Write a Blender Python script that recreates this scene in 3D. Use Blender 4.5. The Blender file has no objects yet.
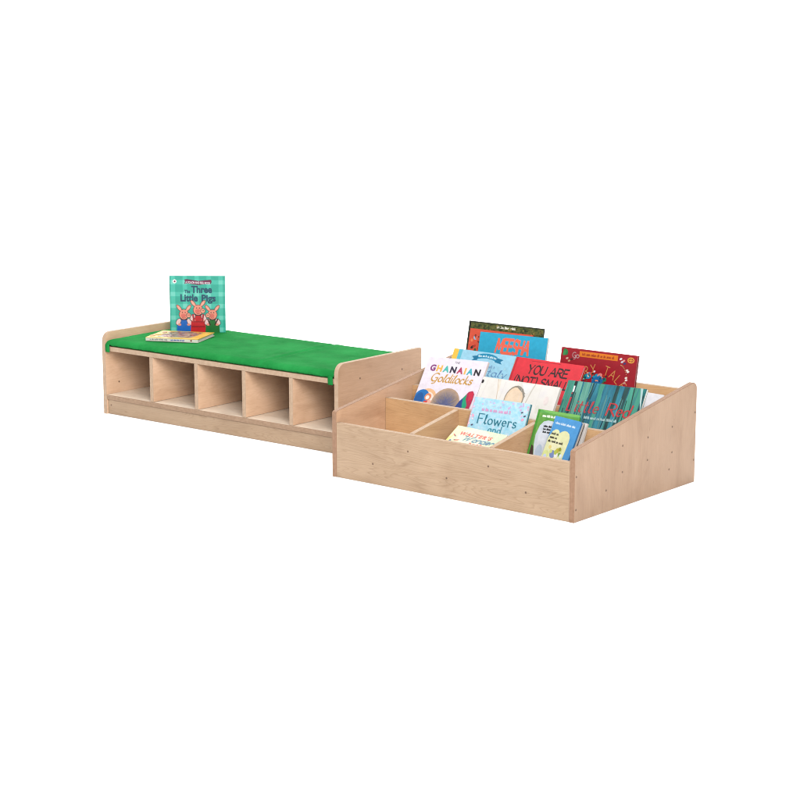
import bpy, bmesh, math, random
from mathutils import Matrix, Vector, noise
R = math.radians
random.seed(7)
sc = bpy.context.scene
COL = sc.collection

# ------------------------------------------------------------------ materials
def lin(c):
    return tuple(((v/255)/12.92 if v/255 <= .04045 else ((v/255+.055)/1.055)**2.4) for v in c)

class NT:
    def __init__(s, name, rough=.5, spec=.4):
        s.m = bpy.data.materials.new(name); s.m.use_nodes = True
        s.t = s.m.node_tree; s.t.nodes.clear()
        s.out = s.n('ShaderNodeOutputMaterial'); s.p = s.n('ShaderNodeBsdfPrincipled')
        s.p.inputs['Roughness'].default_value = rough
        s.p.inputs['Specular IOR Level'].default_value = spec
        s.l(s.p.outputs[0], s.out.inputs[0])
    def n(s, t, **k):
        x = s.t.nodes.new(t)
        for a, b in k.items(): setattr(x, a, b)
        return x
    def l(s, a, b): s.t.links.new(a, b)
    def coords(s, scale=(1,1,1), rand=True, rot=(0,0,0)):
        tc = s.n('ShaderNodeTexCoord'); mp = s.n('ShaderNodeMapping')
        mp.inputs['Scale'].default_value = scale; mp.inputs['Rotation'].default_value = rot
        if rand:
            oi = s.n('ShaderNodeObjectInfo'); ml = s.n('ShaderNodeMath', operation='MULTIPLY'); ml.inputs[1].default_value = 37.
            ad = s.n('ShaderNodeVectorMath', operation='ADD')
            s.l(oi.outputs['Random'], ml.inputs[0]); s.l(tc.outputs['Object'], ad.inputs[0]); s.l(ml.outputs[0], ad.inputs[1])
            s.l(ad.outputs[0], mp.inputs[0])
        else: s.l(tc.outputs['Object'], mp.inputs[0])
        return mp.outputs[0]
    def noise(s, vec, scale, detail=3, rough=.55, dist=0):
        x = s.n('ShaderNodeTexNoise'); x.inputs['Scale'].default_value = scale; x.inputs['Detail'].default_value = detail
        x.inputs['Roughness'].default_value = rough; x.inputs['Distortion'].default_value = dist
        s.l(vec, x.inputs['Vector']); return x.outputs['Fac']
    def ramp(s, fac, stops, interp='LINEAR'):
        x = s.n('ShaderNodeValToRGB'); cr = x.color_ramp; cr.interpolation = interp
        while len(cr.elements) < len(stops): cr.elements.new(.5)
        for e, (p, c) in zip(cr.elements, stops): e.position = p; e.color = (*c, 1)
        s.l(fac, x.inputs[0]); return x.outputs[0]
    def mix(s, fac, a, b, mode='MIX'):
        x = s.n('ShaderNodeMix', data_type='RGBA', blend_type=mode)
        if isinstance(fac, float): x.inputs['Factor'].default_value = fac
        else: s.l(fac, x.inputs['Factor'])
        for i, v in ((6, a), (7, b)):
            if isinstance(v, tuple): x.inputs[i].default_value = (*v, 1)
            else: s.l(v, x.inputs[i])
        return x.outputs[2]
    def base(s, c): s.l(c, s.p.inputs['Base Color'])
    def bump(s, h, strength=.2, dist=.001):
        b = s.n('ShaderNodeBump'); b.inputs['Strength'].default_value = strength; b.inputs['Distance'].default_value = dist
        s.l(h, b.inputs['Height']); s.l(b.outputs[0], s.p.inputs['Normal'])

def mulc(c, k): return tuple(min(1, v*k) for v in c)

def wood(name, col, axis='X', contrast=1., rings=.5):
    """birch / maple veneer: soft cathedral figure, fine pores, faint blotches"""
    t = NT(name, .42, .35)
    i = 'XYZ'.index(axis)
    def sc_(al, ac): v = [ac]*3; v[i] = al; return tuple(v)
    v1 = t.coords(sc_(.55, 5.5)); v2 = t.coords(sc_(5., 150.)); v3 = t.coords((1,1,1)); v4 = t.coords(sc_(1.1, 9.))
    figure = t.noise(v1, 2.2, 2.5, .5, .6)
    w = t.n('ShaderNodeMath', operation='MULTIPLY'); w.inputs[1].default_value = 34.; t.l(figure, w.inputs[0])
    fr = t.n('ShaderNodeMath', operation='FRACT'); t.l(w.outputs[0], fr.inputs[0])
    ring = t.ramp(fr.outputs[0], [(0, (1,1,1)), (.55, (.96,.95,.94)), (.86, (.78,.73,.68)), (1, (1,1,1))])
    pores = t.ramp(t.noise(v2, 3., 4, .6), [(.3, (.80,.77,.74)), (.62, (1,1,1))])
    blot = t.ramp(t.noise(t.coords(sc_(4., 9.)), 1., 4, .62, .8), [(.3, (.80,.755,.715)), (.48, (.95,.94,.92)), (.66, (1.03,1.03,1.03))])
    flame = t.ramp(t.noise(v4, 2., 3, .6, .8), [(.3, (.90,.86,.82)), (.65, (1,1,1))])
    c = t.mix(.9*contrast, col, blot, 'MULTIPLY')
    c = t.mix(min(1., rings*contrast), c, ring, 'MULTIPLY')
    c = t.mix(.5*contrast, c, pores, 'MULTIPLY')
    c = t.mix(.6*contrast, c, flame, 'MULTIPLY')
    # a few small mineral flecks
    fl = t.ramp(t.noise(t.coords(sc_(7., 26.)), 4., 2, .5), [(.70, (1,1,1)), (.78, (.80,.72,.64))])
    c = t.mix(.8, c, fl, 'MULTIPLY')
    t.base(c)
    t.bump(t.noise(v2, 3., 3), .08, .0004)
    return t.m

def ply(name, axis, dark, pale):
    t = NT(name, .6, .3)
    tc = t.coords(tuple(1. if 'XYZ'[k] == axis else .0001 for k in range(3)), rand=False)
    wv = t.n('ShaderNodeTexWave', wave_type='BANDS', bands_direction=axis, wave_profile='SIN')
    wv.inputs['Scale'].default_value = 55.; wv.inputs['Distortion'].default_value = 0.
    t.l(tc, wv.inputs['Vector'])
    c = t.ramp(wv.outputs['Fac'], [(0.1, mulc(lin(dark), ALB)), (.9, mulc(lin(pale), ALB))])
    g = t.ramp(t.noise(t.coords((40,40,40)), 2., 4), [(.3, (.78,.74,.7)), (.7, (1,1,1))])
    t.base(t.mix(.8, c, g, 'MULTIPLY')); return t.m

ALB = .505   # tone of the timber
def wc(r, g, b): return mulc(lin((r, g, b)), ALB)
MAPLE_X = wood('maple_veneer_grain_along', wc(209,180,150), 'X', 1., .68)
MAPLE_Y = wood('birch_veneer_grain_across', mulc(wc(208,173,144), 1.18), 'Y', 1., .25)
LEFT_LIT_Y = wood('birch_veneer_box_side_brightened', mulc(wc(209,172,143), 1.46), 'Y', 1., .25)  # same birch, brightened in colour to stand in for light inside the box
INNER_LIT_Y = wood('birch_veneer_grain_across_brightened', mulc(wc(210,177,150), 1.75), 'Y', 1., .25)  # birch copy with extra light put into its colour for the shaded cubbies
MAPLE_Z = wood('birch_veneer_grain_upright', wc(203,169,141), 'Z', 1., .15)
BOUNCE_X = wood('bounce_tinted_veneer_grain_along', mulc(wc(213,174,132), 1.5), 'X', 1., .6)  # warm bounced light inside the box, put into the veneer colour
BOUNCE_Y = wood('bounce_tinted_veneer_grain_across', mulc(wc(210,170,132), 1.4), 'Y', 1., .5)  # same bounced-light tint for the short dividers
PALE_X = wood('pale_veneer_grain_along', mulc(wc(224,210,194), 1.95), 'X', .9, .3)  # pale shelf board, its colour lifted further against the cubby shade
PLY = {a: ply('plywood_edge_'+a.lower(), a, (172,134,108), (186,147,119)) for a in 'XYZ'}
PALE = {a: ply('pale_plywood_edge_'+a.lower(), a, (206,176,148), (217,189,163)) for a in 'XYZ'}
SHELF = {a: ply('brown_plywood_edge_'+a.lower(), a, (178,146,120), (198,166,138)) for a in 'XYZ'}  # shelf edge, browner than the pale edges
def simple(name, rgb, rough=.5, spec=.4, k=1., vary=0.):
    t = NT(name, rough, spec); c = mulc(lin(rgb), k)
    if vary:
        f = t.noise(t.coords((1,1,1)), 30., 4, .6)
        t.base(t.ramp(f, [(.3, mulc(c, 1-vary)), (.7, mulc(c, 1+vary*.4))]))
    else: t.p.inputs['Base Color'].default_value = (*c, 1)
    return t.m
SCREW = simple('dark_screw_recess', (94,70,52), .5, .5, 1, .3)

BK = .56    # printed paper: tone against the white paper of the pages
_ink = {}
def ink(rgb, gloss=.34):
    k = (tuple(rgb), gloss)
    if k not in _ink:
        t = NT('printed_ink_%02x%02x%02x' % tuple(int(v) for v in rgb), gloss, .4)
        c = mulc(lin(rgb), BK)
        f = t.noise(t.coords((1,1,1)), 60., 3, .6)
        t.base(t.ramp(f, [(.3, mulc(c, .9)), (.7, mulc(c, 1.06))]))
        _ink[k] = t.m
    return _ink[k]
def pages_mat():
    t = NT('stacked_page_edges', .8, .2)
    v = t.coords((1,1,1), rand=False)
    mp = t.coords((3, 3, 900), rand=False)
    f = t.noise(mp, 1., 3, .7)
    t.base(t.ramp(f, [(.3, mulc(lin((214,206,196)), .54)), (.65, mulc(lin((240,236,230)), .57))]))
    return t.m
PAGES = pages_mat()

# ------------------------------------------------------------------ helpers
def tag(o, label=None, cat=None, group=None, kind=None):
    if label: o['label'] = label
    if cat: o['category'] = cat
    if group: o['group'] = group
    if kind: o['kind'] = kind
    return o
def empty(name, M, label, cat, group=None):
    o = bpy.data.objects.new(name, None); COL.objects.link(o); o.matrix_basis = M; o.empty_display_size = .05
    return tag(o, label, cat, group)
def link(name, bm, mats, parent=None, M=None, smooth=False):
    me = bpy.data.meshes.new(name); bm.to_mesh(me); bm.free()
    for m in (mats if isinstance(mats, (list, tuple)) else [mats]): me.materials.append(m)
    if smooth:
        for p in me.polygons: p.use_smooth = True
    o = bpy.data.objects.new(name, me); COL.objects.link(o)
    if parent: o.parent = parent
    if M is not None: o.matrix_basis = M
    return o
def arc(cx, cy, r, a0, a1, n=7):
    return [(cx+r*math.cos(R(a0+(a1-a0)*k/(n-1))), cy+r*math.sin(R(a0+(a1-a0)*k/(n-1)))) for k in range(n)]
AX = {'X': lambda a, b, c: (c, a, b), 'Y': lambda a, b, c: (a, c, b), 'Z': lambda a, b, c: (a, b, c)}
def panel(name, parent, poly, axis, off, th, face, bev=.0012, edge=None):
    """a plywood board: outline poly in the board's own plane, veneer on both faces, ply on the edges"""
    bm = bmesh.new(); f = AX[axis]
    xs = [p[0] for p in poly]; ys = [p[1] for p in poly]
    oc = f(min(xs), min(ys), off); oc = Vector(oc)
    a = [bm.verts.new(Vector(f(x, y, off))-oc) for x, y in poly]
    b = [bm.verts.new(Vector(f(x, y, off+th))-oc) for x, y in poly]
    bm.faces.new(a); bm.faces.new(b)
    n = len(poly)
    for k in range(n): bm.faces.new((a[k], a[(k+1) % n], b[(k+1) % n], b[k]))
    bmesh.ops.recalc_face_normals(bm, faces=bm.faces)
    ax = Vector(f(0, 0, 1))
    caps = [fc for fc in bm.faces if abs(fc.normal.dot(ax)) > .9]
    ed = list({e for fc in caps for e in fc.edges})
    if bev: bmesh.ops.bevel(bm, geom=ed, offset=bev, segments=2, affect='EDGES', profile=.5)
    for fc in bm.faces:
        fc.material_index = 0 if abs(fc.normal.dot(ax)) > .95 else 1
    o = link(name, bm, [face, (edge or PLY)[axis]], parent, Matrix.Translation(oc))
    return o
def rect(x0, y0, x1, y1): return [(x0, y0), (x1, y0), (x1, y1), (x0, y1)]
def screw(par, p, axis, sgn=1, r=.0037):
    """countersunk screw head; p in the coordinates of the parent thing"""
    bm = bmesh.new()
    bmesh.ops.create_cone(bm, cap_ends=True, segments=12, radius1=r, radius2=r*.8, depth=.0010)
    rot = {'X': Matrix.Rotation(R(90*sgn), 4, 'Y'), 'Y': Matrix.Rotation(R(-90*sgn), 4, 'X'), 'Z': Matrix.Identity(4)}[axis]
    link('screw', bm, SCREW, par, Matrix.Translation(Vector(p)-par.matrix_basis.translation) @ rot)

# ------------------------------------------------------------------ backdrop
bm = bmesh.new()
prof = [(-14, 0), (-4, 0), (2, 0), (8, 0)] + [(8+6*math.sin(R(a)), 6-6*math.cos(R(a))) for a in range(10, 91, 10)] + [(14, 10), (14, 16)]
rows = []
th = R(38.46)
for d, z in prof:
    rows.append([bm.verts.new((.8+d*-math.sin(th)+s*math.cos(th), 0+d*math.cos(th)+s*math.sin(th), z)) for s in (-16, -8, 0, 8, 16)])
for r0, r1 in zip(rows, rows[1:]):
    for k in range(4): bm.faces.new((r0[k], r0[k+1], r1[k+1], r1[k]))
t = NT('white_seamless_paper', .9, .1)
t.base(t.ramp(t.noise(t.coords((1,1,1)), 3., 4), [(.3, (.93,.93,.93)), (.7, (.95,.95,.95))]))
tag(link('backdrop', bm, t.m, smooth=True), 'seamless white studio backdrop sweeping up behind the bench', kind='structure')

# ------------------------------------------------------------------ reading bench
L, D, HP, HS, T = 1.2, .4746, .3209, .2673, .018
bench = empty('reading_bench', Matrix.Identity(4), 'long low plywood reading bench with five open cubbies under a green cushion', 'bench')
def end_outline():
    r = .036
    return [(0, 0), (D, 0), (D, HP-.004), (D-.004, HP)] + arc(r, HP-r, r, 90, 180, 9)
end_a = panel('end_panel', bench, end_outline(), 'X', 0, T, INNER_LIT_Y, edge=PALE)
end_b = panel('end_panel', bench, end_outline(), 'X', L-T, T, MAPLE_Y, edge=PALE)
top = panel('top_board', bench, rect(T+.0004, .0015, L-T-.0004, D-.02), 'Z', HS-T, T, MAPLE_X, edge=PALE)
shelf = panel('lower_shelf', bench, rect(T+.0004, .001, L-T-.0004, D-.02), 'Z', .058, T, PALE_X, edge=SHELF)
plinth = panel('plinth', bench, rect(T+.0004, .0005, L-T-.0004, .0572), 'Y', .007, T, MAPLE_X)
for x in (.2585, .4960, .7385, .9680):
    panel('divider', bench, rect(.0025, .0764, D-.02, HS-T-.0004), 'X', x, T, INNER_LIT_Y, edge=PALE)
panel('back_panel', bench, rect(T+.0004, .002, L-T-.0004, HS-.002), 'Y', D-.0195, .012, MAPLE_X)
for y in (.120, .359): screw(end_b, (L+.0003, y, .256), 'X')
screw(end_b, (L+.0003, .12, .067), 'X'); screw(end_b, (L+.0003, .359, .067), 'X')
screw(end_a, (T+.0003, .068, .118), 'X')
screw(plinth, (.036, .0067, .036), 'Y', -1)

# ------------------------------------------------------------------ cushion
def fabric():
    t = NT('green_woven_cotton', .9, .06)
    v = t.coords((1,1,1), rand=False)
    c1 = t.ramp(t.noise(v, 9., 5, .6), [(.3, lin((16,100,44))), (.7, lin((30,121,58)))])
    w1 = t.noise(t.coords((500,60,60), rand=False), 1., 2); w2 = t.noise(t.coords((60,500,60), rand=False), 1., 2)
    weave = t.mix(.5, t.ramp(w1, [(.3,(.8,.8,.8)),(.7,(1,1,1))]), t.ramp(w2, [(.3,(.8,.8,.8)),(.7,(1,1,1))]))
    t.base(t.mix(.7, c1, weave, 'MULTIPLY'))
    b1 = t.noise(v, 60., 4, .6)
    t.bump(b1, .5, .0012)
    return t.m
FAB = fabric()
cz0 = HS+.0006
cushion = empty('seat_cushion', Matrix.Translation((0, 0, cz0)), 'flat bright green fabric cushion lying along the top of the bench', 'cushion')
def cushion_mesh():
    x0, x1, y0, y1 = T+.002, L-T-.002, -.001, D-.001
    def dense(a, b, n):
        w = .02; s = [a+w*(k/9)**1.6 for k in range(10)]
        e = [b-(v-a) for v in s][::-1]
        m = [a+w+(b-a-2*w)*k/n for k in range(1, n)]
        return s+m+e
    X, Y = dense(x0, x1, 150), dense(y0, y1, 60)
    bm = bmesh.new(); H = .0262
    def z(x, y):
        e = min(x-x0, x1-x, y-y0, y1-y)
        r = .016+.016*math.exp(-(y-y0)/.05)+.005*noise.noise((x*20, 7., y*20))*(1 if y < .3 else 0); q = max(0., min(1, e/r)); prof = math.sqrt(max(0, 1-(1-q)**2))
        puff = .0015*math.sin(math.pi*(y-y0)/(y1-y0))
        n = .0022*noise.noise((x*7, y*9, 1.3))+.0011*noise.noise((x*24, y*28, 4.))+.0005*noise.noise((x*70, y*70, 9.))
        sx = .838-.05*(y/D)
        dip = -.0060*math.exp(-((x-sx)/.006)**2)+.0030*math.exp(-((x-sx-.024)/.016)**2)+.0018*math.exp(-((x-sx+.022)/.014)**2)
        # puckers along the front hem
        hem = (.0022*noise.noise((x*45, y*20, 2.))+.0014*noise.noise((x*130, y*60, 5.)))*math.exp(-(y-y0)/.03)
        # small diagonal drag lines near the right front corner
        drag = .0016*math.sin((x*.8+y*1.2)*90)*math.exp(-((x-1.12)/.06)**2-((y-.05)/.06)**2)
        lo = .008+(.0045*noise.noise((x*22, 11., 0))+.003*noise.noise((x*60, 15., 0)))*math.exp(-(y-y0)/.03)
        calm = min(1, max(0, (y1-y)/.09)); calm = .25+.75*calm
        return lo+(H-lo)*prof+(puff+(n*.8+dip)*calm+drag+hem)*prof
    def xy(x, y):
        # soft rounded corners and a slightly wavy front edge
        cx = .009; k = 0
        ex, ey = min(x-x0, x1-x), min(y-y0, y1-y)
        if ex < cx and ey < cx:
            dx, dy = cx-ex, cx-ey; m = max(dx, dy); l = math.hypot(dx, dy)
            if l > 1e-9: f = m/l; dx, dy = dx*f, dy*f
            x = (x0+cx-dx) if x < .6 else (x1-cx+dx); y = (y0+cx-dy) if y < .2 else (y1-cx+dy)
        wv = (.0016*noise.noise((x*16, 3., y*2))+.0018*noise.noise((x*60, 8., y*2)))*math.exp(-(y-y0)/.05)
        return x, y+wv
    g = [[bm.verts.new((*xy(x, y), z(x, y))) for y in Y] for x in X]
    def und(x, y):
        a, b = xy(x, y); k = .011
        a += k*(max(0, 1-(x-x0)/.02)-max(0, 1-(x1-x)/.02)); b += k*(max(0, 1-(y-y0)/.02)-max(0, 1-(y1-y)/.02)); return a, b
    b = [[bm.verts.new((*und(x, y), 0)) for y in Y] for x in X]
    nx, ny = len(X), len(Y)
    for i in range(nx-1):
        for j in range(ny-1):
            bm.faces.new((g[i][j], g[i+1][j], g[i+1][j+1], g[i][j+1])); bm.faces.new((b[i][j], b[i][j+1], b[i+1][j+1], b[i+1][j]))
    for i in range(nx-1):
        bm.faces.new((b[i][0], b[i+1][0], g[i+1][0], g[i][0])); bm.faces.new((g[i][-1], g[i+1][-1], b[i+1][-1], b[i][-1]))
    for j in range(ny-1):
        bm.faces.new((g[0][j], g[0][j+1], b[0][j+1], b[0][j])); bm.faces.new((b[-1][j], b[-1][j+1], g[-1][j+1], g[-1][j]))
    return bm
link('pad', cushion_mesh(), FAB, cushion, smooth=True)
for x in (T+.004, L-T-.027):
    bm = bmesh.new()
    pts = [(.012, .010), (.002, .011), (-.002, .006), (-.0025, -.004), (-.0018, -.019), (-.0008, -.0225)]
    rows = []
    for k, (y, z) in enumerate(pts):
        s = .0005*math.sin(k*2.1)
        rows.append([bm.verts.new((x+a*.0225+s, y, z)) for a in (0, .5, 1)])
    for r0, r1 in zip(rows, rows[1:]):
        for k in range(2): bm.faces.new((r0[k], r0[k+1], r1[k+1], r1[k]))
    o = link('fixing_strap', bm, FAB, cushion, smooth=True)
    md = o.modifiers.new('thickness', 'SOLIDIFY'); md.thickness = .0012; md.offset = 0

# ------------------------------------------------------------------ kinder box
W, BD, HF, HFP, HB, HK, BX, BY, BTH = .9693, .7022, .2224, .1851, .3372, .3066, 1.3968, -.2628, R(-1.0577)
BOXM = Matrix.Translation((BX, BY, 0)) @ Matrix.Rotation(BTH, 4, 'Z')
box = empty('book_browser_box', BOXM, 'low open plywood book box with sloping sides and tiered compartments full of books', 'book box')
def side_outline():
    s = (HB-HF)/BD
    r = .024
    o = [(0, 0), (BD, 0)] + arc(BD-r, HB-r-.003, r, 0, 90, 7) + [(BD-.055, HB-.0075)]
    return o + [(.012, HF+.012*s+.0005), (.004, HF-.0005), (.0012, HF-.003), (0, HF-.007)]
left = panel('side_panel', box, side_outline(), 'X', 0, T, LEFT_LIT_Y)
right = panel('side_panel', box, side_outline(), 'X', W-T, T, MAPLE_Z)
front = panel('front_panel', box, rect(T+.0004, .0005, W-T-.0004, HFP), 'Y', .001, T-.001, MAPLE_X, edge=PALE)
back = panel('back_panel', box, rect(T+.0004, .0005, W-T-.0004, HK), 'Y', BD-T, T-.001, BOUNCE_X, edge=PALE)
panel('base_board', box, rect(T+.0004, T+.0004, W-T-.0004, BD-T-.0004), 'Z', .061, T, BOUNCE_X)
TR = ((.253, .233), (.399, .257), (.544, .282))
for y, h in TR:
    panel('cross_divider', box, rect(T+.0004, .0794, W-T-.0004, h), 'Y', y, T, BOUNCE_X, edge=PALE)
for x in (.316, .637):
    panel('short_divider', box, [(T+.0004, .0794), (.2526, .0794), (.2526, .230), (T+.0004, HFP+.001)], 'X', x, T, BOUNCE_Y, edge=PALE)
for y, z in ((.262,.195),(.263,.111),(.408,.197),(.408,.124),(.553,.208),(.555,.124),(.54,.070),(.173,.069),(.0095,.141),(.0095,.039),(.693,.234),(.693,.075)):
    screw(right, (W+.0003, y, z), 'X')
for x, z in ((.176,.068),(.324,.130),(.482,.066),(.646,.128),(.79,.067)):
    screw(front, (x, .0007, z), 'Y', -1)

# ------------------------------------------------------------------ printed covers
_tx = {}
def glyphs(s, bold=0., shear=0., space=1.):
    k = (s, bold, shear, space)
    if k not in _tx:
        cu = bpy.data.curves.new('lettering', 'FONT'); cu.body = s; cu.size = 1; cu.offset = bold; cu.shear = shear; cu.space_character = space
        cu.resolution_u = 3
        o = bpy.data.objects.new('lettering', cu); COL.objects.link(o)
        dg = bpy.context.evaluated_depsgraph_get(); dg.update()
        me = bpy.data.meshes.new_from_object(o.evaluated_get(dg))
        _tx[k] = ([v.co.copy() for v in me.vertices], [tuple(p.vertices) for p in me.polygons])
        bpy.data.objects.remove(o); bpy.data.curves.remove(cu); bpy.data.meshes.remove(me)
    return _tx[k]
def el(cx, cy, rx, ry, a0=0, a1=360, n=14):
    return [(cx+rx*math.cos(R(a0+(a1-a0)*k/n)), cy+ry*math.sin(R(a0+(a1-a0)*k/n))) for k in range(n+1)]
# hand-lettered strokes, cap height 1
ST = {
 'A': (.72, [[(0,0),(.36,1),(.72,0)],[(.13,.36),(.6,.36)]]), 'E': (.55, [[(.5,1),(0,1),(0,0),(.55,0)],[(0,.52),(.42,.52)]]),
 'F': (.5, [[(.52,1),(0,1),(0,0)],[(0,.52),(.4,.52)]]), 'H': (.62, [[(0,1),(0,0)],[(.62,1),(.62,0)],[(0,.5),(.62,.5)]]),
 'I': (.08, [[(.04,1),(.04,0)]]), 'L': (.5, [[(0,1),(0,0),(.5,0)]]), 'M': (.8, [[(0,0),(.08,1),(.4,.25),(.72,1),(.8,0)]]),
 'N': (.65, [[(0,0),(0,1),(.65,0),(.65,1)]]), 'O': (.72, [el(.36,.5,.36,.5,90,450)]),
 'R': (.6, [[(0,0),(0,1)]+el(.22,.75,.34,.25,90,-90,8)+[(0,.5)],[(.2,.5),(.6,0)]]),
 'S': (.55, [el(.28,.75,.25,.25,40,270,9)+el(.28,.25,.27,.25,90,-140,9)]), 'T': (.62, [[(0,1),(.62,1)],[(.31,1),(.31,0)]]),
 'U': (.64, [[(0,1),(0,.3)]+el(.32,.3,.32,.3,180,360,8)+[(.64,1)]]), 'Y': (.66, [[(0,1),(.33,.48),(.66,1)],[(.33,.48),(.3,0)]]),
 '(': (.25, [el(.35,.5,.3,.68,120,240,8)]), ')': (.25, [el(-.1,.5,.3,.68,-60,60,8)]), "'": (.1, [[(.05,1),(.03,.78)]]),
 'G': (.8, [el(.42,.52,.4,.5,50,300,12)+[(.72,.2),(.72,.48),(.45,.46)],[(.72,.48),(.66,-.18),(.35,-.3)]]),
 'W': (1.1, [[(0,.86),(.14,1),(.18,.9),(.2,0),(.52,.8),(.56,0),(.9,.92),(1.06,1)]]),
 'o': (.46, [el(.23,.29,.22,.29,90,450,12)]), 'l': (.2, [[(.02,.1),(.14,.7),(.16,.98),(.08,.9),(.06,.1),(.14,0),(.22,.08)]]),
 'd': (.5, [el(.22,.29,.21,.29,60,400,12),[(.46,1.02),(.42,.1),(.52,.03)]]), 'i': (.14, [[(.07,.58),(.06,.08),(.14,0)],[(.09,.8),(.08,.84)]]),
 'c': (.4, [el(.22,.29,.2,.29,50,310,10)]), 'k': (.44, [[(.06,1),(.04,0)],[(.36,.56),(.06,.26),(.42,0)]]),
 's': (.36, [el(.19,.44,.14,.14,40,260,7)+el(.17,.15,.16,.15,80,-150,7)]), 'n': (.46, [[(.03,.58),(.03,0)],[(.03,.36)]+el(.22,.36,.18,.22,170,0,7)+[(.4,.06),(.48,.02)]]),
 'e': (.42, [[(.03,.3),(.38,.34)]+el(.21,.31,.18,.27,10,310,10)]), 'r': (.32, [[(.04,.58),(.04,0)],[(.04,.36)]+el(.2,.38,.16,.2,170,50,5)]),
 'w': (.66, [[(0,.58),(.16,0),(.33,.5),(.5,0),(.66,.58)]]), 'a': (.46, [el(.21,.29,.2,.29,50,400,12),[(.4,.56),(.39,.08),(.48,.02)]]),
 't': (.3, [[(.14,.86),(.12,.1),(.2,0),(.28,.06)],[(0,.6),(.28,.6)]]), 'y': (.44, [[(.02,.58),(.2,.06)],[(.42,.58),(.12,-.32),(0,-.28)]]),
 'h': (.46, [[(.03,1),(.03,0)],[(.03,.36)]+el(.22,.36,.18,.22,170,0,7)+[(.4,0)]]),
}
class Art:
    """printing laid on one face of a part: every colour a thin sheet just proud of the sheet below"""
    def __init__(s, w, h, bm, mats, place, step=.000015):
        s.w, s.h, s.bm, s.mats, s.place, s.z, s.step = w, h, bm, mats, place, 0., step
    def mi(s, m):
        if not isinstance(m, bpy.types.Material): m = ink(m)
        if m not in s.mats: s.mats.append(m)
        return s.mats.index(m)
    def lift(s): s.z += s.step; return s.z
    def clip(s, P):
        e = .0004
        for ax, lim, sg in ((0, e, 1), (0, s.w-e, -1), (1, e, 1), (1, s.h-e, -1)):
            out = []
            for k in range(len(P)):
                a, b = P[k-1], P[k]; da, db = (a[ax]-lim)*sg, (b[ax]-lim)*sg
                if (da >= 0) != (db >= 0):
                    t = da/(da-db); out.append((a[0]+t*(b[0]-a[0]), a[1]+t*(b[1]-a[1])))
                if db >= 0: out.append(b)
            P = out
            if len(P) < 3: return []
        return P
    def raw(s, P, mi, z):
        P = s.clip(P)
        if len(P) < 3: return
        ar = sum(P[k-1][0]*P[k][1]-P[k][0]*P[k-1][1] for k in range(len(P)))
        if abs(ar) < 1e-9: return
        if ar < 0: P = P[::-1]
        f = s.bm.faces.new([s.bm.verts.new(s.place(x, y, z)) for x, y in P]); f.material_index = mi
    def uv(s, u, v): return (u*s.w, s.h*(1-v))
    def poly(s, pts, c, z=None): s.raw([s.uv(*p) for p in pts], s.mi(c), s.lift() if z is None else z)
    def rect(s, u0, v0, u1, v1, c): s.poly([(u0, v0), (u1, v0), (u1, v1), (u0, v1)], c)
    def ell(s, u, v, ru, c, rv=None, rot=0, n=22, a0=0, a1=360):
        # radii in units of the cover width
        x, y = s.uv(u, v); rv = ru if rv is None else rv; P = []
        for a in range(n):
            t = R(a0+(a1-a0)*a/n); p, q = ru*s.w*math.cos(t), rv*s.w*math.sin(t)
            P.append((x+p*math.cos(R(rot))-q*math.sin(R(rot)), y+p*math.sin(R(rot))+q*math.cos(R(rot))))
        s.raw(P, s.mi(c), s.lift())
    def ribbon(s, pts, wd, c, nib=None, z=None):
        """pts in metres on the cover; wd in metres"""
        mi = s.mi(c); z = s.lift() if z is None else z; s.z = max(s.z, z)
        for k, (a, b) in enumerate(zip(pts, pts[1:])):
            d = Vector((b[0]-a[0], b[1]-a[1]))
            if d.length < 1e-7: continue
            w = wd
            if nib is not None: w = wd*(.42+.58*abs(math.sin(math.atan2(d.y, d.x)-R(nib))))
            d.normalize(); n = Vector((-d.y, d.x))*w/2; e = d*w*.3
            s.z += 1.6e-6   # crossing strokes never share a plane
            s.raw([(a[0]-e.x-n.x, a[1]-e.y-n.y), (b[0]+e.x-n.x, b[1]+e.y-n.y), (b[0]+e.x+n.x, b[1]+e.y+n.y), (a[0]-e.x+n.x, a[1]-e.y+n.y)], mi, s.z)
    def line(s, pts, wd, c): s.ribbon([s.uv(*p) for p in pts], wd*s.w, c)
    def text(s, t, u0, vb, uw, vh, c, bold=0., shear=0., space=1., colours=None, slope=0.):
        """type set to a width uw and a height vh above the baseline vb"""
        V, F = glyphs(t, bold, shear, space)
        x0, x1, y1 = min(v.x for v in V), max(v.x for v in V), max(v.y for v in V)
        z = s.lift(); ox, oy = s.uv(u0, vb); kx, ky = uw*s.w/(x1-x0), vh*s.h/y1
        mi = s.mi(c)
        for f in F:
            P = [((V[i].x-x0)*kx, V[i].y*ky) for i in f]
            s.raw([(ox+p, oy+q+p*slope) for p, q in P], mi, z)
    def pen(s, t, u0, vb, uw, vh, c, wd=.12, nib=20, shear=0., gap=.16, slope=0., serif=0.):
        """hand lettering from strokes"""
        tot = sum((ST[ch][0] if ch != ' ' else .3)+gap for ch in t)-gap
        ox, oy = s.uv(u0, vb); kx, ky = uw*s.w/tot, vh*s.h; x = 0; z = s.lift()
        for ch in t:
            if ch == ' ': x += .3+gap; continue
            wdt, strokes = ST[ch]
            for q in strokes:
                P = []
                for a, b in q:
                    px, py = (x+a)*kx+shear*b*ky, b*ky
                    P.append((ox+px, oy+py+px*slope))
                s.ribbon(P, wd*ky, c, nib, z)
                if serif:
                    for e in (P[0], P[-1]): s.ribbon([(e[0]-serif*ky, e[1]), (e[0]+serif*ky, e[1])], wd*ky*.45, c, None, z)
            x += wdt+gap
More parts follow.
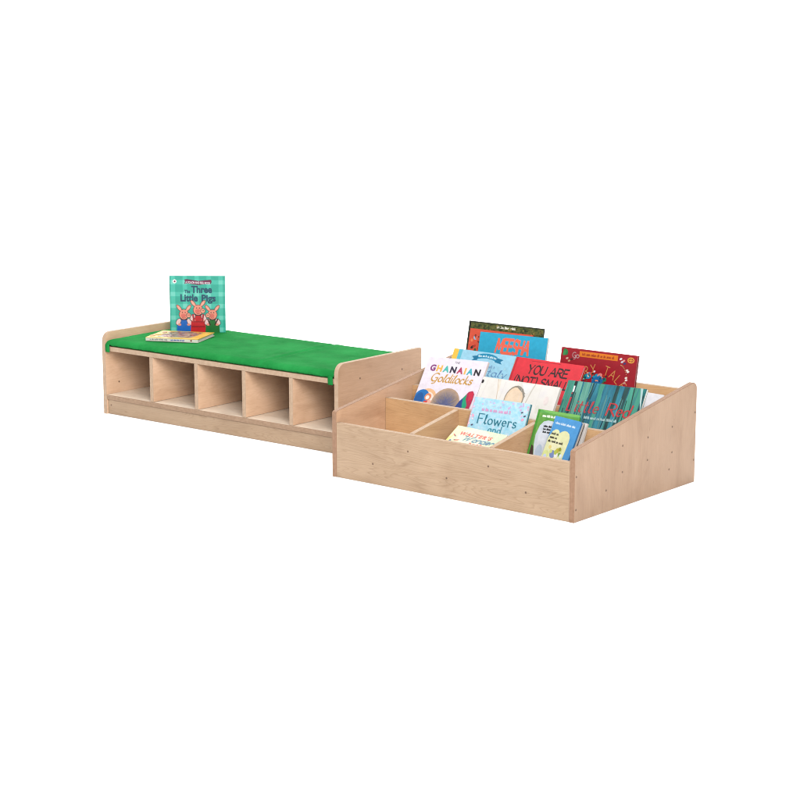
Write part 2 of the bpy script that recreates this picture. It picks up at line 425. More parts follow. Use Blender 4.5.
    def arcpen(s, t, u, v, rad, a0, a1, vh, c, wd=.1):
        """letters standing on an arc; u, v the centre, rad in cover widths"""
        cx, cy = s.uv(u, v); n = len(t); z = s.lift()
        for k, ch in enumerate(t):
            if ch == ' ': continue
            an = R(a0+(a1-a0)*k/(n-1)); wdt, strokes = ST[ch]; ky = vh*s.h
            o = Vector((cx+rad*s.w*math.cos(an), cy+rad*s.w*math.sin(an))); tx = Vector((math.sin(an), -math.cos(an))); up = Vector((math.cos(an), math.sin(an)))
            for q in strokes:
                s.ribbon([tuple(o+tx*(a-wdt/2)*ky*.9+up*b*ky) for a, b in q], wd*ky, c, None, z)
    def scribble(s, u0, u1, v, vh, c, seed=1, wd=.22, slope=0.):
        """a line of print too small to read"""
        rnd = random.Random(seed); x, oy = s.uv(u0, v); xe = u1*s.w; ky = vh*s.h; z = s.lift(); x_0 = x
        while x < xe-ky*.3:
            n = rnd.randint(2, 5)
            for _ in range(n):
                if x > xe-ky*.3: break
                w = ky*rnd.uniform(.35, .6); hh = ky*rnd.choice((.7, .7, 1.)); y = oy+(x-x_0)*slope
                s.ribbon([(x, y), (x+w*.1, y+hh), (x+w*.5, y+hh*rnd.uniform(.4, .9)), (x+w*.75, y)], wd*ky, c, None, z)
                x += w*1.05
            x += ky*.45

# ------------------------------------------------------------------ books
def slab(bm, x0, y0, z0, x1, y1, z1, bev=.0004, mi=0):
    g = bmesh.ops.create_cube(bm, size=1)
    for v in g['verts']: v.co = Vector((x0+(v.co.x+.5)*(x1-x0), y0+(v.co.y+.5)*(y1-y0), z0+(v.co.z+.5)*(z1-z0)))
    if bev:
        es = list({e for v in g['verts'] for e in v.link_edges})
        bmesh.ops.bevel(bm, geom=es, offset=bev, segments=2, affect='EDGES', profile=.5)
def book(M, w, h, th, label, cover, spine_col, draw=None, name='picture_book', hard=True, back_col=None, draw_spine=None, rnd=0., group='books in the book box'):
    """origin at the spine-side bottom corner of the front cover: x across the cover, y up it, z out of it"""
    b = empty(name, M, label, 'book', group)
    tc = .0022 if hard else .0007; ins = .003 if hard else .0004
    bm = bmesh.new()
    if rnd:
        P = [(0, 0)] + [(w-rnd+rnd*math.cos(R(a)), rnd+rnd*math.sin(R(a))) for a in range(-90, 1, 18)] + [(w-rnd+rnd*math.cos(R(a)), h-rnd+rnd*math.sin(R(a))) for a in range(0, 91, 18)] + [(0, h)]
    else: P = [(0, 0), (w, 0), (w, h), (0, h)]
    def plate(bm, z0, z1):
        lo = [bm.verts.new((x, y, z0)) for x, y in P]; hi = [bm.verts.new((x, y, z1)) for x, y in P]
        bm.faces.new(lo[::-1]); bm.faces.new(hi)
        for k in range(len(P)): bm.faces.new((lo[k], lo[(k+1) % len(P)], hi[(k+1) % len(P)], hi[k]))
    plate(bm, -tc, 0)
    mats = [cover if isinstance(cover, bpy.types.Material) else ink(cover)]
    if draw: draw(Art(w, h, bm, mats, lambda x, y, z: (x, y, z)))
    link('front_cover', bm, mats, b)
    bm = bmesh.new(); plate(bm, -th, -th+tc)
    link('back_cover', bm, ink(back_col or spine_col), b)
    bm = bmesh.new(); slab(bm, 0, .0002, -th+tc+.0001, max(tc, .0012), h-.0002, -tc-.0001, 0)
    mats = [ink(spine_col)]
    if draw_spine: draw_spine(Art(h, th, bm, mats, lambda x, y, z: (-z, h-x, -th+y)))
    link('spine', bm, mats, b)
    bm = bmesh.new(); slab(bm, max(tc, .0012)+.0001, ins, -th+tc+.0001, w-ins-rnd*.3, h-ins, -tc-.0001, .0006)
    link('page_block', bm, PAGES, b)
    return b
def in_box(x, y, z, lean, roll=0., yaw=0.):
    """a book leaning back in a compartment: bottom left corner of its cover in box coordinates"""
    Mx = Matrix(((1,0,0,0), (0,math.sin(R(lean)),-math.cos(R(lean)),0), (0,math.cos(R(lean)),math.sin(R(lean)),0), (0,0,0,1)))
    return BOXM @ Matrix.Translation((x, y, z)) @ Matrix.Rotation(R(yaw), 4, 'Z') @ Mx @ Matrix.Rotation(R(roll), 4, 'Z')

def mottled(name, stops, scale=(1,1,1), nscale=30, detail=4, dist=0., rough=.34, interp='LINEAR'):
    t = NT(name, rough, .4)
    f = t.noise(t.coords(scale, rand=False), nscale, detail, .6, dist)
    t.base(t.ramp(f, [(p, mulc(lin(c), BK)) for p, c in stops], interp)); return t.m

# --- back row
def d_jungle(a):
    a.rect(0, 0, .028, 1, (24,26,18)); a.rect(.028, 0, 1, .012, (38,40,24))
    a.scribble(.385, .63, .045, .022, (238,236,220), 3)
    rnd = random.Random(4)
    for k in range(60):
        u, v = rnd.uniform(.03, .98), rnd.uniform(.005, .12)
        a.ell(u, v, rnd.uniform(.006, .02), rnd.choice([(96,112,46),(58,74,30),(150,130,60),(30,34,20),(120,96,52),(74,96,44)]), rnd.uniform(.004,.010), rnd.uniform(0,180), 8)
    for k in range(7):
        a.ell(rnd.uniform(.005,.03), .1+k*.03, .008, (120,130,60), .004, 40, 8)
book(in_box(.0341, .6263, .0829, 12, .2), .322, .373, .009, 'dark green jungle picture book standing tallest at the back left of the box', mottled('jungle_print', [(.3,(24,28,16)),(.45,(58,72,30)),(.58,(104,104,50)),(.7,(60,48,28))], nscale=60), (30,32,22), d_jungle)
def d_red(a):
    a.ell(.10, .09, .028, (150,196,226)); a.ell(.07, .19, .03, (40,30,28), .018, 30); a.ell(.05, .12, .02, (236,130,84)); a.ell(.12, .22, .02, (70,90,40), .03)
    rnd = random.Random(9)
    for k in range(14): a.ell(rnd.uniform(.01,.17), rnd.uniform(.06,.4), rnd.uniform(.008,.02), rnd.choice([(186,52,38),(226,106,70),(120,40,30),(46,38,26)]), rnd.uniform(.005,.02), rnd.uniform(0,90), 9)
book(in_box(.0475, .6156, .0823, 12.6, .2), .272, .349, .006, 'orange red picture book mostly hidden, sandwiched between the jungle book and the blue one', (220,84,58), (196,60,44), d_red)
def d_meesha(a):
    a.pen('MEESHA', .255, .195, .48, .140, (250,112,88), .24, 60, .16, .12, 0.)
    a.rect(.0, .9, 1, 1, (24,120,170))
book(in_box(.1062, .6007, .0831, 13.5, 1.1), .290, .343, .009, 'bright blue picture book titled MEESHA in coral brush letters', (44,174,214), (30,140,184), d_meesha, hard=False)
def d_fairy(a):
    a.rect(.245, .024, .75, .082, (232,128,28))
    a.scribble(.285, .72, .066, .026, (168,60,22), 15, .24)
    a.arcpen('FAIRY TALES', .53, .58, .36, 152, 26, .095, (214,150,84), .085)
    a.ell(.06, .05, .03, (40,132,70), .038, 30); a.ell(.045, .062, .018, (60,150,84), .03, -20)
    a.pen('G', .155, .10, .05, .055, (200,168,170), .12, None); a.pen('o', .205, .10, .04, .06, (200,168,170), .12, None)
    a.ell(.92, .057, .045, (236,170,70), .032); a.ell(.92, .057, .032, (150,36,40), .021); a.line([(.9,.057),(.94,.057)], .012, (236,170,70)); a.line([(.92,.03),(.92,.085)], .01, (236,170,70))
    for u, v, c in ((.79,.055,(236,232,236)),(.83,.07,(240,160,150)),(.845,.098,(60,62,120)),(.81,.085,(214,214,226)),(.885,.165,(244,226,220)),(.90,.18,(250,244,236)),(.885,.245,(250,244,238)),(.89,.268,(246,230,226)),(.87,.30,(210,150,140)),(.09,.115,(226,190,170)),(.12,.14,(200,150,110)),(.15,.12,(70,40,40))):
        a.ell(u, v, .018, c, .011, 20, 10)
    for u, v, r, c in ((.35,.29,.04,(30,120,90)),(.40,.27,.05,(40,150,190)),(.44,.24,.02,(240,110,70)),(.455,.265,.03,(190,50,40)),(.47,.22,.014,(236,240,250)),(.50,.285,.06,(30,150,190)),(.545,.255,.035,(236,140,130)),(.56,.285,.03,(246,190,170)),(.60,.30,.04,(34,130,90)),(.31,.30,.03,(120,60,40)),(.52,.32,.08,(30,110,170))):
        a.ell(u, v, r, c, r*.7, 30, 12)
    rnd = random.Random(8)
    for k in range(34): a.ell(rnd.uniform(.31,.63), rnd.uniform(.235,.33), rnd.uniform(.006,.016), rnd.choice([(30,110,80),(30,140,180),(200,60,40),(236,150,120),(110,60,40),(24,70,110),(236,210,190),(20,60,50)]), rnd.uniform(.005,.014), rnd.uniform(0,180), 8)
    for k in range(9): a.ell(.80+.012*k, .12+.006*k*k*.3, .005, (230,190,120), None, 0, 6)
book(in_box(.4428, .6284, .0831, 11, .1), .306, .320, .011, 'crimson fairy tale book with an orange banner and gold arched lettering, back right', (164,24,40), (128,16,30), d_fairy)
# --- third row
def d_italy(a):
    a.rect(0, 0, .085, 1, (246,198,78)); a.rect(.085, 0, .145, 1, (98,192,214))
    P = [(.33,.055),(.40,.045),(.40,.03),(.56,.012),(.70,.026),(.72,.045),(.83,.062),(.79,.085),(.82,.112),(.72,.095),(.56,.07),(.42,.088),(.42,.10),(.32,.115),(.36,.085)]
    a.poly([(.40,.035),(.48,.018),(.56,.012),(.64,.018),(.72,.036),(.72,.092),(.64,.074),(.56,.068),(.48,.074),(.40,.09)], (24,140,180))
    a.poly([(.32,.062),(.42,.045),(.42,.098),(.32,.118),(.36,.088)], (20,120,160)); a.poly([(.70,.045),(.83,.062),(.79,.086),(.82,.114),(.70,.098)], (20,120,160))
    a.scribble(.42, .56, .06, .022, (214,240,248), 5, .2, .06); a.scribble(.57, .71, .058, .022, (214,240,248), 6, .2, -.08)
    a.pen('o', .58, .175, .05, .05, (104,140,184), .12, 30, .2); a.scribble(.63, .74, .172, .035, (104,140,184), 8, .14)
    a.pen('Italy', .60, .262, .34, .085, (92,134,184), .13, 30, .22, .10)
    rnd = random.Random(2)
    for k in range(18): a.ell(rnd.uniform(.2,.95), rnd.uniform(.02,.3), rnd.uniform(.004,.012), (188,226,240), None, 0, 8)
book(in_box(.0615, .4232, .0858, 29, -.2), .267, .321, .010, 'pale blue picture book with a yellow spine strip and a teal ribbon banner', (158,212,236), (244,190,60), d_italy, hard=False)
def d_youare(a):
    a.rect(0, 0, .03, 1, (196,30,44))
    a.line([(.24,.026),(.66,.020)], .005, (120,24,34))
    a.pen('YOU', .225, .165, .26, .095, (52,32,34), .21, 60, .10, .14, 0., .07); a.pen('ARE', .55, .163, .26, .092, (52,32,34), .21, 60, .10, .12, 0., .07)
    a.pen('(NOT) SMALL', .075, .290, .80, .085, (60,30,34), .21, 60, .08, .12, 0., .06)
book(in_box(.3294, .4077, .0874, 32, -.4), .278, .327, .012, 'red hardback with black hand lettering reading YOU ARE (NOT) SMALL', (222,48,62), (190,30,44), d_youare, back_col=(200,40,50))
book(in_box(.7941, .4277, .0857, 28, -1.7), .138, .257, .010, 'plain white book at the far right behind the teal forest book', (232,230,236), (224,222,228), None, hard=False)
# --- second row
def d_ghan(a):
    cs = [(134,62,124),(244,180,84),(70,180,170),(46,40,62),(178,58,92),(244,176,92),(70,170,186),(36,30,42)]
    u = .085
    for ch, c, wd in zip('GHANAIAN', cs, (.095,.095,.105,.10,.105,.03,.105,.10)):
        a.text(ch, u, .160+.012*(u-.1), wd, .072, c, .055); u += wd+.016
    a.text('THE', .46, .058, .09, .026, (120,112,130), .01)
    a.pen('Goldilocks', .155, .283, .69, .095, (200,152,72), .19, 40, .25, .10)
    # three round heads with wrapped hair along the bottom
    a.ell(.20, .50, .165, (236,186,140)); a.ell(.21, .50, .115, (240,224,214)); a.ell(.115, .485, .125, (22,112,186)); a.ell(.08, .51, .07, (16,88,160), .11)
    a.ell(.22, .47, .055, (228,140,96)); a.ell(.215, .475, .03, (250,240,234)); a.poly([(.17,.52),(.29,.51),(.30,.60),(.20,.60)], (214,70,62)); a.ell(.27, .53, .035, (236,180,160))
    for k in range(9):
        f = k/8; a.ell(.53, .53+.03*f, .235-.17*f, tuple(p+(q-p)*min(1, f*1.25) for p, q in zip((178,150,126), (92,96,136))))
    rnd = random.Random(11)
    for k in range(60):
        t = rnd.uniform(0, 180); r0 = rnd.uniform(.05,.17); r1 = r0+rnd.uniform(.02,.07)
        c = [(112,112,138),(132,120,124),(146,132,126),(160,140,122)][min(3, int((r0-.05)/.03))]
        a.line([(.53+q*math.cos(R(t)), .555-q*math.sin(R(t))*a.w/a.h) for q in (r0, min(r1,.225))], .008, c)
    a.poly([(.70,.60),(.80,.44),(.86,.365),(.92,.35),(.96,.385),(.965,.45),(.95,.60)], (176,34,76))
    a.poly([(.70,.60),(.78,.46),(.845,.39),(.85,.45),(.90,.52),(.88,.60)], (14,160,120)); a.poly([(.68,.62),(.76,.48),(.80,.44),(.82,.52),(.85,.60)], (38,66,140))
    a.poly([(.87,.38),(.94,.36),(.955,.44),(.90,.47)], (206,40,70))
book(in_box(.0630, .2715, .0866, 34, 2.0), .252, .321, .010, 'white picture book titled THE GHANAIAN Goldilocks in many coloured letters', (232,224,236), (214,206,222), d_ghan, hard=False)
WHITEP = mottled('pale_sketch_print', [(.3,(226,222,216)),(.55,(236,233,229)),(.75,(228,224,228))], nscale=14)
def d_white(a):
    a.line([(.205,.0),(.235,.14),(.262,.30)], .009, (214,196,176)); a.line([(.69,.0),(.66,.12),(.635,.26)], .012, (206,200,190))
    a.line([(.23,.0),(.25,.16)], .02, (236,226,212))
    a.ell(.475, .235, .122, (150,140,124), .152, -8); a.ell(.472, .245, .110, (236,210,182), .143, -8); a.ell(.47, .26, .085, (240,216,190), .12, -8)
    a.ell(.535, .10, .075, (152,146,136), .018, -28); a.ell(.575, .15, .05, (158,152,142), .013, -62)
    for k in range(9): a.line([(.45+.016*k,.08+.0035*k*k*.4),(.475+.016*k,.066+.0045*k*k*.4)], .006, (134,128,116))
    a.poly([(.52,.02),(.68,.02),(.62,.16),(.58,.13)], (238,238,238))
    a.ell(.012, .064, .017, (30,28,30), .022)
    for k in range(4): a.line([(.08+.23*k,.03),(.05+.24*k,.3)], .003, (226,221,216))
    a.ell(.88, .2, .03, (234,222,220), .05); a.ell(.80, .32, .02, (228,228,218), .05)
book(in_box(.3107, .2864, .0870, 30, -.1), .314, .264, .012, 'wide off white book with a pencil drawn head, behind the flowers book', WHITEP, (224,220,214), d_white, hard=False)
def streaks():
    t = NT('painted_forest_print', .34, .4)
    v = t.coords((24, 2.2, 1), rand=False)
    f = t.noise(v, 1.6, 5, .62, .5)
    c = t.ramp(f, [(.26, mulc(lin((14,40,52)), BK)), (.38, mulc(lin((24,110,116)), BK)), (.47, mulc(lin((40,140,134)), BK)), (.54, mulc(lin((20,96,140)), BK)), (.62, mulc(lin((84,160,150)), BK)), (.74, mulc(lin((150,200,190)), BK))])
    g = t.ramp(t.noise(t.coords((1,1,1), rand=False), 70., 4), [(.3,(.55,.66,.66)),(.7,(.9,.92,.9))])
    t.base(t.mix(.8, c, g, 'MULTIPLY')); return t.m
FOREST = streaks()
def trunkmat(n, a, b): return mottled(n, [(.3,a),(.7,b)], (30, 4, 1), 2., 5, .6)
TR_A, TR_B, TR_C, TR_D = trunkmat('pale_trunk_print', (70,140,124), (120,178,164)), trunkmat('deep_trunk_print', (18,44,48), (34,84,84)), trunkmat('green_trunk_print', (44,118,100), (72,160,140)), trunkmat('blue_trunk_print', (22,92,118), (52,140,160))
def d_lred(a):
    for u0, u1, b0, b1, m in ((0,.09,-.01,.10,TR_C),(.13,.19,.14,.21,TR_A),(.095,.125,.10,.14,TR_B),(.21,.30,.23,.31,TR_A),(.315,.34,.33,.36,TR_B),(.355,.40,.37,.42,TR_D),(.42,.47,.43,.48,TR_C),(.49,.61,.49,.60,TR_D),(.625,.665,.62,.655,TR_B),(.67,.725,.66,.72,TR_D),(.73,.79,.70,.75,TR_B),(.80,.965,.75,.93,TR_C)):
        a.poly([(u0,-.02),(u1,-.02),(b1,1),(b0,1)], m)
    rnd = random.Random(44)
    for k in range(54):
        u = rnd.uniform(.0, .99); d = rnd.uniform(-.03, .02); v0 = rnd.uniform(-.02, .5); v1 = v0+rnd.uniform(.15, .6)
        a.line([(u, v0), (u+d*.5+rnd.uniform(-.006,.006), (v0+v1)/2), (u+d, v1)], rnd.uniform(.004, .012), rnd.choice([(20,56,60),(28,84,88),(24,70,86),(104,164,150),(60,132,120),(16,40,46),(52,116,130),(90,140,140)]))
    a.ell(.105, .03, .012, (30,30,34), .03); a.poly([(.095,.06),(.115,.06),(.118,.13),(.098,.135)], (226,232,232)); a.ell(.10, .15, .008, (190,40,60))
    a.pen('L', .095, .352, .05, .150, (190,50,66), .15, 20, .06); a.pen('ittle', .19, .352, .30, .140, (178,62,68), .12, 20, .10, .12); a.pen('Red', .60, .352, .29, .140, (186,52,58), .15, 20, .12, .10)
    a.scribble(.345, .77, .42, .030, (176,206,208), 12, .17)
    a.poly([(.925,-.01),(.955,-.01),(.985,.16),(1.01,.30),(.965,.16)], (168,196,196))
book(in_box(.6488, .2841, .0862, 31, .9), .298, .296, .010, 'teal book with painted forest trunks titled Little Red in red lettering', FOREST, (40,110,110), d_lred, hard=False)
# --- front row
def d_flowers(a):
    rnd = random.Random(21)
    for k in range(26):
        u = rnd.uniform(.1,.95); a.ell(u, rnd.uniform(.0,.12), rnd.uniform(.012,.035), rnd.choice([(190,192,232),(206,186,226),(228,196,220),(176,214,236)]), rnd.uniform(.01,.02), rnd.uniform(0,180), 10)
    for k in range(26):
        e = rnd.choice((0,1)); a.ell(rnd.uniform(0,.09) if e else rnd.uniform(.9,1), rnd.uniform(.05,.7), rnd.uniform(.008,.022), rnd.choice([(240,176,206),(196,232,238),(226,206,236),(250,226,236)]), rnd.uniform(.01,.03), rnd.uniform(0,180), 10)
    a.scribble(.19, .71, .20, .05, (222,160,206), 31, .2, .0)
    a.pen('Flowers', .165, .40, .69, .150, (34,118,140), .135, 20, 0., .16, 0., .06)
    a.pen('and', .39, .528, .23, .115, (56,146,168), .16, 20)
    for u, v in ((.08,.44),(.90,.15),(.96,.2)): a.ell(u, v, .022, (86,80,110), .012, 20, 9)
    a.line([(.0,.0),(.0,.6)], .02, (240,180,208))
book(in_box(.3977, .1706, .0861, 25, .7), .222, .214, .012, 'pale blue sparkly book titled Flowers and, with a teal back cover', mottled('frosted_blue_print', [(.3,(150,208,234)),(.5,(176,224,242)),(.62,(200,226,244)),(.72,(226,214,238))], nscale=55), (206,220,236), d_flowers, back_col=(18,124,140))
def d_walter(a):
    a.rect(0, 0, .06, 1, (240,226,120)); a.poly([(0,0),(.10,0),(.04,.25),(0,.3)], (248,236,170))
    a.ell(.45, .2, .30, (212,226,190), .2); a.ell(.9, .12, .2, (190,214,170), .16)
    a.text("WALTER'S", .155, .192, .64, .080, (214,44,18), .06, .22, 1.25)
    a.pen('Wonder', .27, .302, .60, .105, (8,98,130), .29, 65, .42, .05)
    a.scribble(.46, .74, .375, .050, (214,60,40), 14, .3)
    a.ell(.08, .225, .045, (206,66,44), .013, -35); a.ell(.10, .235, .03, (110,40,34), .010, -35)
    a.ell(.19, .325, .055, (216,74,40), .013, 18); a.ell(.15, .33, .02, (90,40,30), .010, 18)
    a.ell(.075, .36, .022, (30,90,150)); a.ell(.075, .36, .010, (20,30,40)); a.line([(.24,.40),(.44,.43)], .008, (60,140,120))
    for u, v, c in ((.12,.46,(240,170,190)),(.2,.47,(150,200,120)),(.32,.46,(240,150,160)),(.03,.42,(236,180,60)),(.44,.47,(236,200,90))): a.ell(u, v, .03, c, .02)
book(in_box(.3682, .0307, .0880, 58, -2.5), .205, .196, .008, "pale yellow book titled WALTER'S Wonder lying back lowest behind the front panel", (204,212,168), (236,220,110), d_walter, hard=False)
book(in_box(.6777, .1765, .0847, 24, -1.3), .163, .185, .009, 'white book peeping out behind the small green and blue board books', (228,222,218), (214,206,200), None)
def d_green(a):
    a.rect(0, 0, 1, .05, (96,170,84)); a.ell(.6, .0, .5, (122,186,96), .06)
    a.scribble(.14, .52, .108, .034, (238,246,230), 16, .28)
    # pale speech cloud
    a.poly([(.30,.155),(.42,.16),(.6,.20),(.8,.3),(.8,.9),(.3,.95),(.22,.85),(.15,.7),(.10,.55),(.085,.40),(.13,.25),(.2,.18)], (206,216,228))
    a.poly([(.30,.20),(.5,.22),(.6,.5),(.5,.8),(.3,.85),(.2,.6),(.15,.4)], (216,222,232))
    for k in range(3): a.scribble(.225+.006*k, .42, .262+.045*k, .030, (34,38,40), 50+k, .3)
    a.ell(.25, .66, .08, (180,196,214), .16); a.rect(0, 0, .05, 1, (70,150,50)); a.poly([(.05,.56),(.10,.58),(.16,.74),(.24,.92),(.05,.95)], (64,44,40))
book(in_box(.6580, .1650, .0838, 24, -.2), .160, .208, .007, 'small green board book with a pale cloud of print, left behind the blue one', mottled('leaf_green_print', [(.35,(82,148,62)),(.65,(116,172,78))], nscale=40), (60,132,44), d_green, 'board_book', rnd=.014)
book(in_box(.7237, .1543, .0832, 25.5, -4.5), .104, .198, .006, 'thin dark edged book squeezed just behind the small blue board book', (196,188,180), (60,48,46), None, 'board_book', rnd=.006)
def d_blue(a):
    a.rect(0, .55, .5, 1, (124,176,220))
    a.scribble(.09, .86, .122, .034, (206,224,240), 17, .24)
    a.poly([(-.02,.46),(.02,.34),(.09,.25),(.17,.21),(.26,.205),(.33,.225),(.36,.255),(.42,.225),(.52,.20),(.62,.205),(.72,.235),(.78,.29),(.79,.36),(.78,.5),(.76,.7),(.7,.95),(-.02,.95)], (226,228,178))
    a.ell(.35, .45, .22, (234,232,190), .2); a.ell(.12, .62, .12, (214,222,150), .12); a.ell(.55, .55, .12, (204,214,140), .16)
    for k, (u0, u1) in enumerate(((.08,.37),(.07,.38),(.05,.62))): a.scribble(u0, u1, .298+.062*k, .036, (60,56,44), 60+k, .26)
    # garden: leaves, something blue and white among them
    for u, v, r, c in ((.36,.60,.10,(120,140,190)),(.50,.60,.07,(238,238,236)),(.50,.53,.06,(190,176,60)),(.58,.50,.05,(150,150,40)),(.46,.56,.06,(176,190,80)),(.62,.58,.05,(120,160,80)),(.2,.5,.05,(226,206,130)),(.28,.56,.05,(206,216,130)),(.68,.60,.05,(226,236,240)),(.12,.66,.06,(196,206,230))): a.ell(u, v, r, c, r*1.3, 15)
book(in_box(.7220, .1398, .0846, 27, -4.6), .101, .203, .008, 'small sky blue board book with a cream bubble, foremost in the right front compartment', (78,152,212), (50,120,180), d_blue, 'board_book', rnd=.006)

# --- the two books on the bench
def gingham():
    t = NT('teal_gingham_print', .3, .45)
    sx = t.n('ShaderNodeSeparateXYZ'); t.l(t.coords((1,1,1), rand=False), sx.inputs[0])
    outs = []
    for ax in (0, 1):
        m = t.n('ShaderNodeMath', operation='MULTIPLY'); m.inputs[1].default_value = 2*math.pi/.047; t.l(sx.outputs[ax], m.inputs[0])
        s_ = t.n('ShaderNodeMath', operation='SINE'); t.l(m.outputs[0], s_.inputs[0])
        outs.append(t.ramp(s_.outputs[0], [(0,(0,0,0)),(.25,(0,0,0)),(.6,(1,1,1))]))
    c = t.mix(.5, outs[0], outs[1])
    f = t.n('ShaderNodeSeparateColor'); t.l(c, f.inputs[0])
    ns = t.noise(t.coords((1,1,1), rand=False), 60., 3)
    col = t.ramp(f.outputs[0], [(0, mulc(lin((34,170,150)), BK)), (.5, mulc(lin((66,190,170)), BK)), (1, mulc(lin((112,210,194)), BK))])
    t.base(t.mix(.5, col, t.ramp(ns, [(.3,(.85,.9,.9)),(.7,(1.05,1.05,1.05))]), 'MULTIPLY')); return t.m
def pig(a, cx, cy, s, shirt, snout, tilt=0):
    O = (60,36,44); P = (240,150,128); P2 = (226,116,104)
    def e(u, v, ru, c, rv=None, rot=0):
        a.ell(cx+u*s, cy+v*s, ru*s, c, (rv or ru)*s, rot)
    for sgn in (-1, 1):
        e(sgn*.085, -.115, .034, O, .075, -sgn*38); 
    e(0, 0, .092, O, .098); e(0, .17, .13, O, .12)
    for sgn in (-1, 1):
        e(sgn*.085, -.115, .026, P, .066, -sgn*38); e(sgn*.085, -.112, .014, (246,176,160), .045, -sgn*38)
    # arms and clothes
    a.poly([(cx-.12*s, cy+.10*s), (cx+.12*s, cy+.10*s), (cx+.145*s, cy+.50*s), (cx-.145*s, cy+.50*s)], shirt)
    e(-.10, .13, .045, O, .07, -30); e(.10, .13, .045, O, .07, 30); e(-.10, .13, .036, (246,206,206), .06, -30); e(.10, .13, .036, (246,206,206), .06, 30)
    e(-.08, .18, .03, P, .022); e(.085, .18, .03, P, .022)
    e(0, .0, .083, P, .089); e(-.01, .02, .045, P2, .035)
    e(snout*.085, .015, .046, O, .046); e(snout*.085, .015, .038, (244,166,140)); e(snout*.075, .01, .007, (120,50,50), .011); e(snout*.098, .01, .007, (120,50,50), .011)
    e(-.025, -.035, .010, (40,26,30)); e(.025, -.035, .010, (40,26,30)); a.line([(cx-.03*s, cy+.055*s), (cx, cy+.066*s), (cx+.03*s, cy+.055*s)], .008, (150,50,60))
def d_pigs(a):
    a.ell(.085, .095, .036, (244,240,240)); a.ell(.088, .095, .017, (110,20,60)); 
    P = [(.265,.06),(.31,.055),(.42,.072),(.52,.085),(.64,.072),(.75,.065),(.76,.10),(.745,.14),(.64,.145),(.52,.16),(.42,.148),(.31,.13),(.26,.14),(.275,.10)]
    for q, c in ((0., (60,20,50)), (.010, (112,18,70))):
        m = [(.51+(u-.51)*(1-q*2), .105+(v-.105)*(1-q*16)) for u, v in P]
        a.poly(m, c)
    a.text('A TOUCH AND FEEL BOOK', .285, .128, .45, .038, (246,236,244), .02, 0, 1., None, -.04)
    INKB = (10,72,100)
    a.text('The', .262, .30, .105, .058, INKB, .045); a.text('Three', .385, .295, .38, .125, INKB, .04)
    a.text('Little', .185, .445, .32, .125, INKB, .04); a.text('Pigs', .57, .445, .26, .118, INKB, .04)
    pig(a, .245, .68, 1.0, (20,104,196), 1); pig(a, .505, .60, 1.02, (206,20,34), 1); pig(a, .765, .68, .98, (16,112,44), -1)
    a.rect(.385, .80, .63, .815, (150,10,24)); a.rect(.385,.88,.63,.905,(160,12,26))
    a.line([(.41,.68),(.43,.80)], .03, (170,20,40)); a.line([(.60,.68),(.58,.80)], .03, (170,20,40))
    a.line([(.68,.76),(.72,.86)], .025, (60,40,30)); a.line([(.86,.76),(.81,.86)], .025, (60,40,30))
yaw = 38.4
PX = Matrix.Translation((.1010, .2740, .2955)) @ Matrix.Rotation(R(yaw), 4, 'Z') @ Matrix.Rotation(R(90), 4, 'X') @ Matrix.Rotation(R(-.2), 4, 'Z')
pw, ph = .2165, .2245
pigs = empty('board_book', PX, 'square teal gingham board book with three cartoon pigs standing upright on the green cushion', 'book', 'books on the bench')
bm = bmesh.new()
slab(bm, 0, 0, -.0022, pw, ph, 0, .0005); mats = [gingham()]
d_pigs(Art(pw, ph, bm, mats, lambda x, y, z: (x, y, z)))
link('front_cover', bm, mats, pigs)
bm = bmesh.new(); slab(bm, .0002, .002, -.0116, pw-.003, ph-.002, -.0024, .0006); link('page_block', bm, PAGES, pigs)
bm = bmesh.new(); slab(bm, 0, 0, -.0140, pw, ph, -.0118, .0005); link('back_cover', bm, ink((40,170,150)), pigs)
bm = bmesh.new(); slab(bm, -.0022, 0, -.0140, -.0001, ph, -.0001, .0004); link('spine', bm, ink((30,150,132)), pigs)

def d_flat(a):
    a.rect(.0, 0, .10, 1, (236,204,96)); a.poly([(.12,.22),(.5,.16),(.88,.2),(.93,.5),(.86,.8),(.5,.84),(.14,.8)], (150,128,116))
    rnd = random.Random(33)
    for k in range(46):
        u, v = rnd.uniform(.15,.9), rnd.uniform(.2,.8)
        a.ell(u, v, rnd.uniform(.03,.09), rnd.choice([(150,130,120),(120,110,112),(196,80,70),(226,150,70),(180,120,120),(90,84,90),(206,170,130),(170,60,80)]), rnd.uniform(.02,.05), rnd.uniform(0,180), 10)
    for k in range(40): a.ell(rnd.uniform(.12,.9), rnd.uniform(.14,.86), rnd.uniform(.008,.03), rnd.choice([(96,84,88),(206,90,70),(120,108,110),(170,60,80),(232,180,80),(70,60,66),(190,150,130)]), rnd.uniform(.008,.03), rnd.uniform(0,180), 8)
    a.ell(.5, .1, .12, (240,180,50), .10); a.ell(.25, .05, .10, (240,150,40), .06); a.ell(.75, .12, .08, (206,110,40), .05); a.ell(.6,.2,.05,(250,220,90),.07)
def d_flat_spine(a):
    a.scribble(.08, .42, .72, .42, (128,122,126), 70, .2); a.scribble(.48, .76, .72, .40, (96,110,186), 71, .24)
    a.ell(.87, .5, .018, (150,90,70), .018)
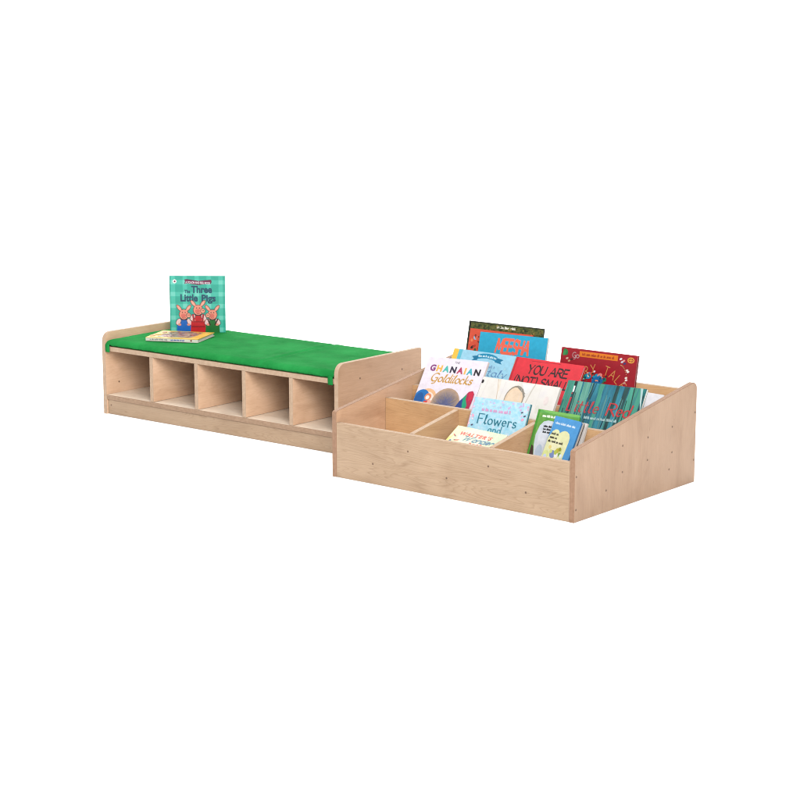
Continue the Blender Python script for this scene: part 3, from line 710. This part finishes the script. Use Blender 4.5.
dx, dy = -.395, .9187
FM = Matrix(((dx, -dy, 0, .3770), (dy, dx, 0, .1460), (0, 0, 1, .3108), (0, 0, 0, 1)))
book(FM, .176, .2140, .0138, 'yellow and orange picture book lying flat on the cushion, white spine outwards', (232,184,64), (238,234,222), d_flat, hard=True, draw_spine=d_flat_spine, group='books on the bench')

# ------------------------------------------------------------------ light, camera
w = bpy.data.worlds.new('World'); sc.world = w; w.use_nodes = True
bg = w.node_tree.nodes['Background']; bg.inputs[0].default_value = (1, 1, 1, 1); bg.inputs[1].default_value = WORLD = .58
def area(name, loc, target, size, power):
    d = bpy.data.lights.new(name, 'AREA'); d.shape = 'RECTANGLE'; d.size, d.size_y = size; d.energy = power; d.color = (1, .985, .96)
    o = bpy.data.objects.new(name, d); COL.objects.link(o); o.location = loc
    o.rotation_euler = (Vector(target)-Vector(loc)).to_track_quat('-Z', 'Y').to_euler()
area('softbox_lamp', (7.4, -5.7, 4.9), (1.0, .1, .2), (4.6, 4.6), 1400)
area('added_overhead_lamp', (.3, -.6, 4.8), (.7, -.1, 0), (3.2, 3.2), 155)  # unseen lamp, added to burn the floor out to white
bk = (.8-9*math.sin(th), 9*math.cos(th)); 
area('added_backdrop_lamp', (.8-5*math.sin(th), 5*math.cos(th), 7.5), (.8-9*math.sin(th), 9*math.cos(th), 1.), (8, 3), 1500)  # unseen lamp, added so the far backdrop stays white
cd = bpy.data.cameras.new('Camera'); cam = bpy.data.objects.new('Camera', cd); COL.objects.link(cam); sc.camera = cam
cd.sensor_width = 36; cd.lens = 1852.4634/800*36; cd.clip_end = 200; cd.clip_start = .1
cam.location = (5.3149, -4.8333, 1.415); cam.rotation_euler = (R(90-10.8771), 0, R(38.4611))
sc.render.resolution_x = sc.render.resolution_y = 1024
sc.view_settings.view_transform = 'Standard'; sc.view_settings.look = 'None'; sc.view_settings.exposure = 0; sc.view_settings.gamma = 1
sc.cycles.filter_width = 1.15; sc.cycles.max_bounces = 8; sc.cycles.diffuse_bounces = 5
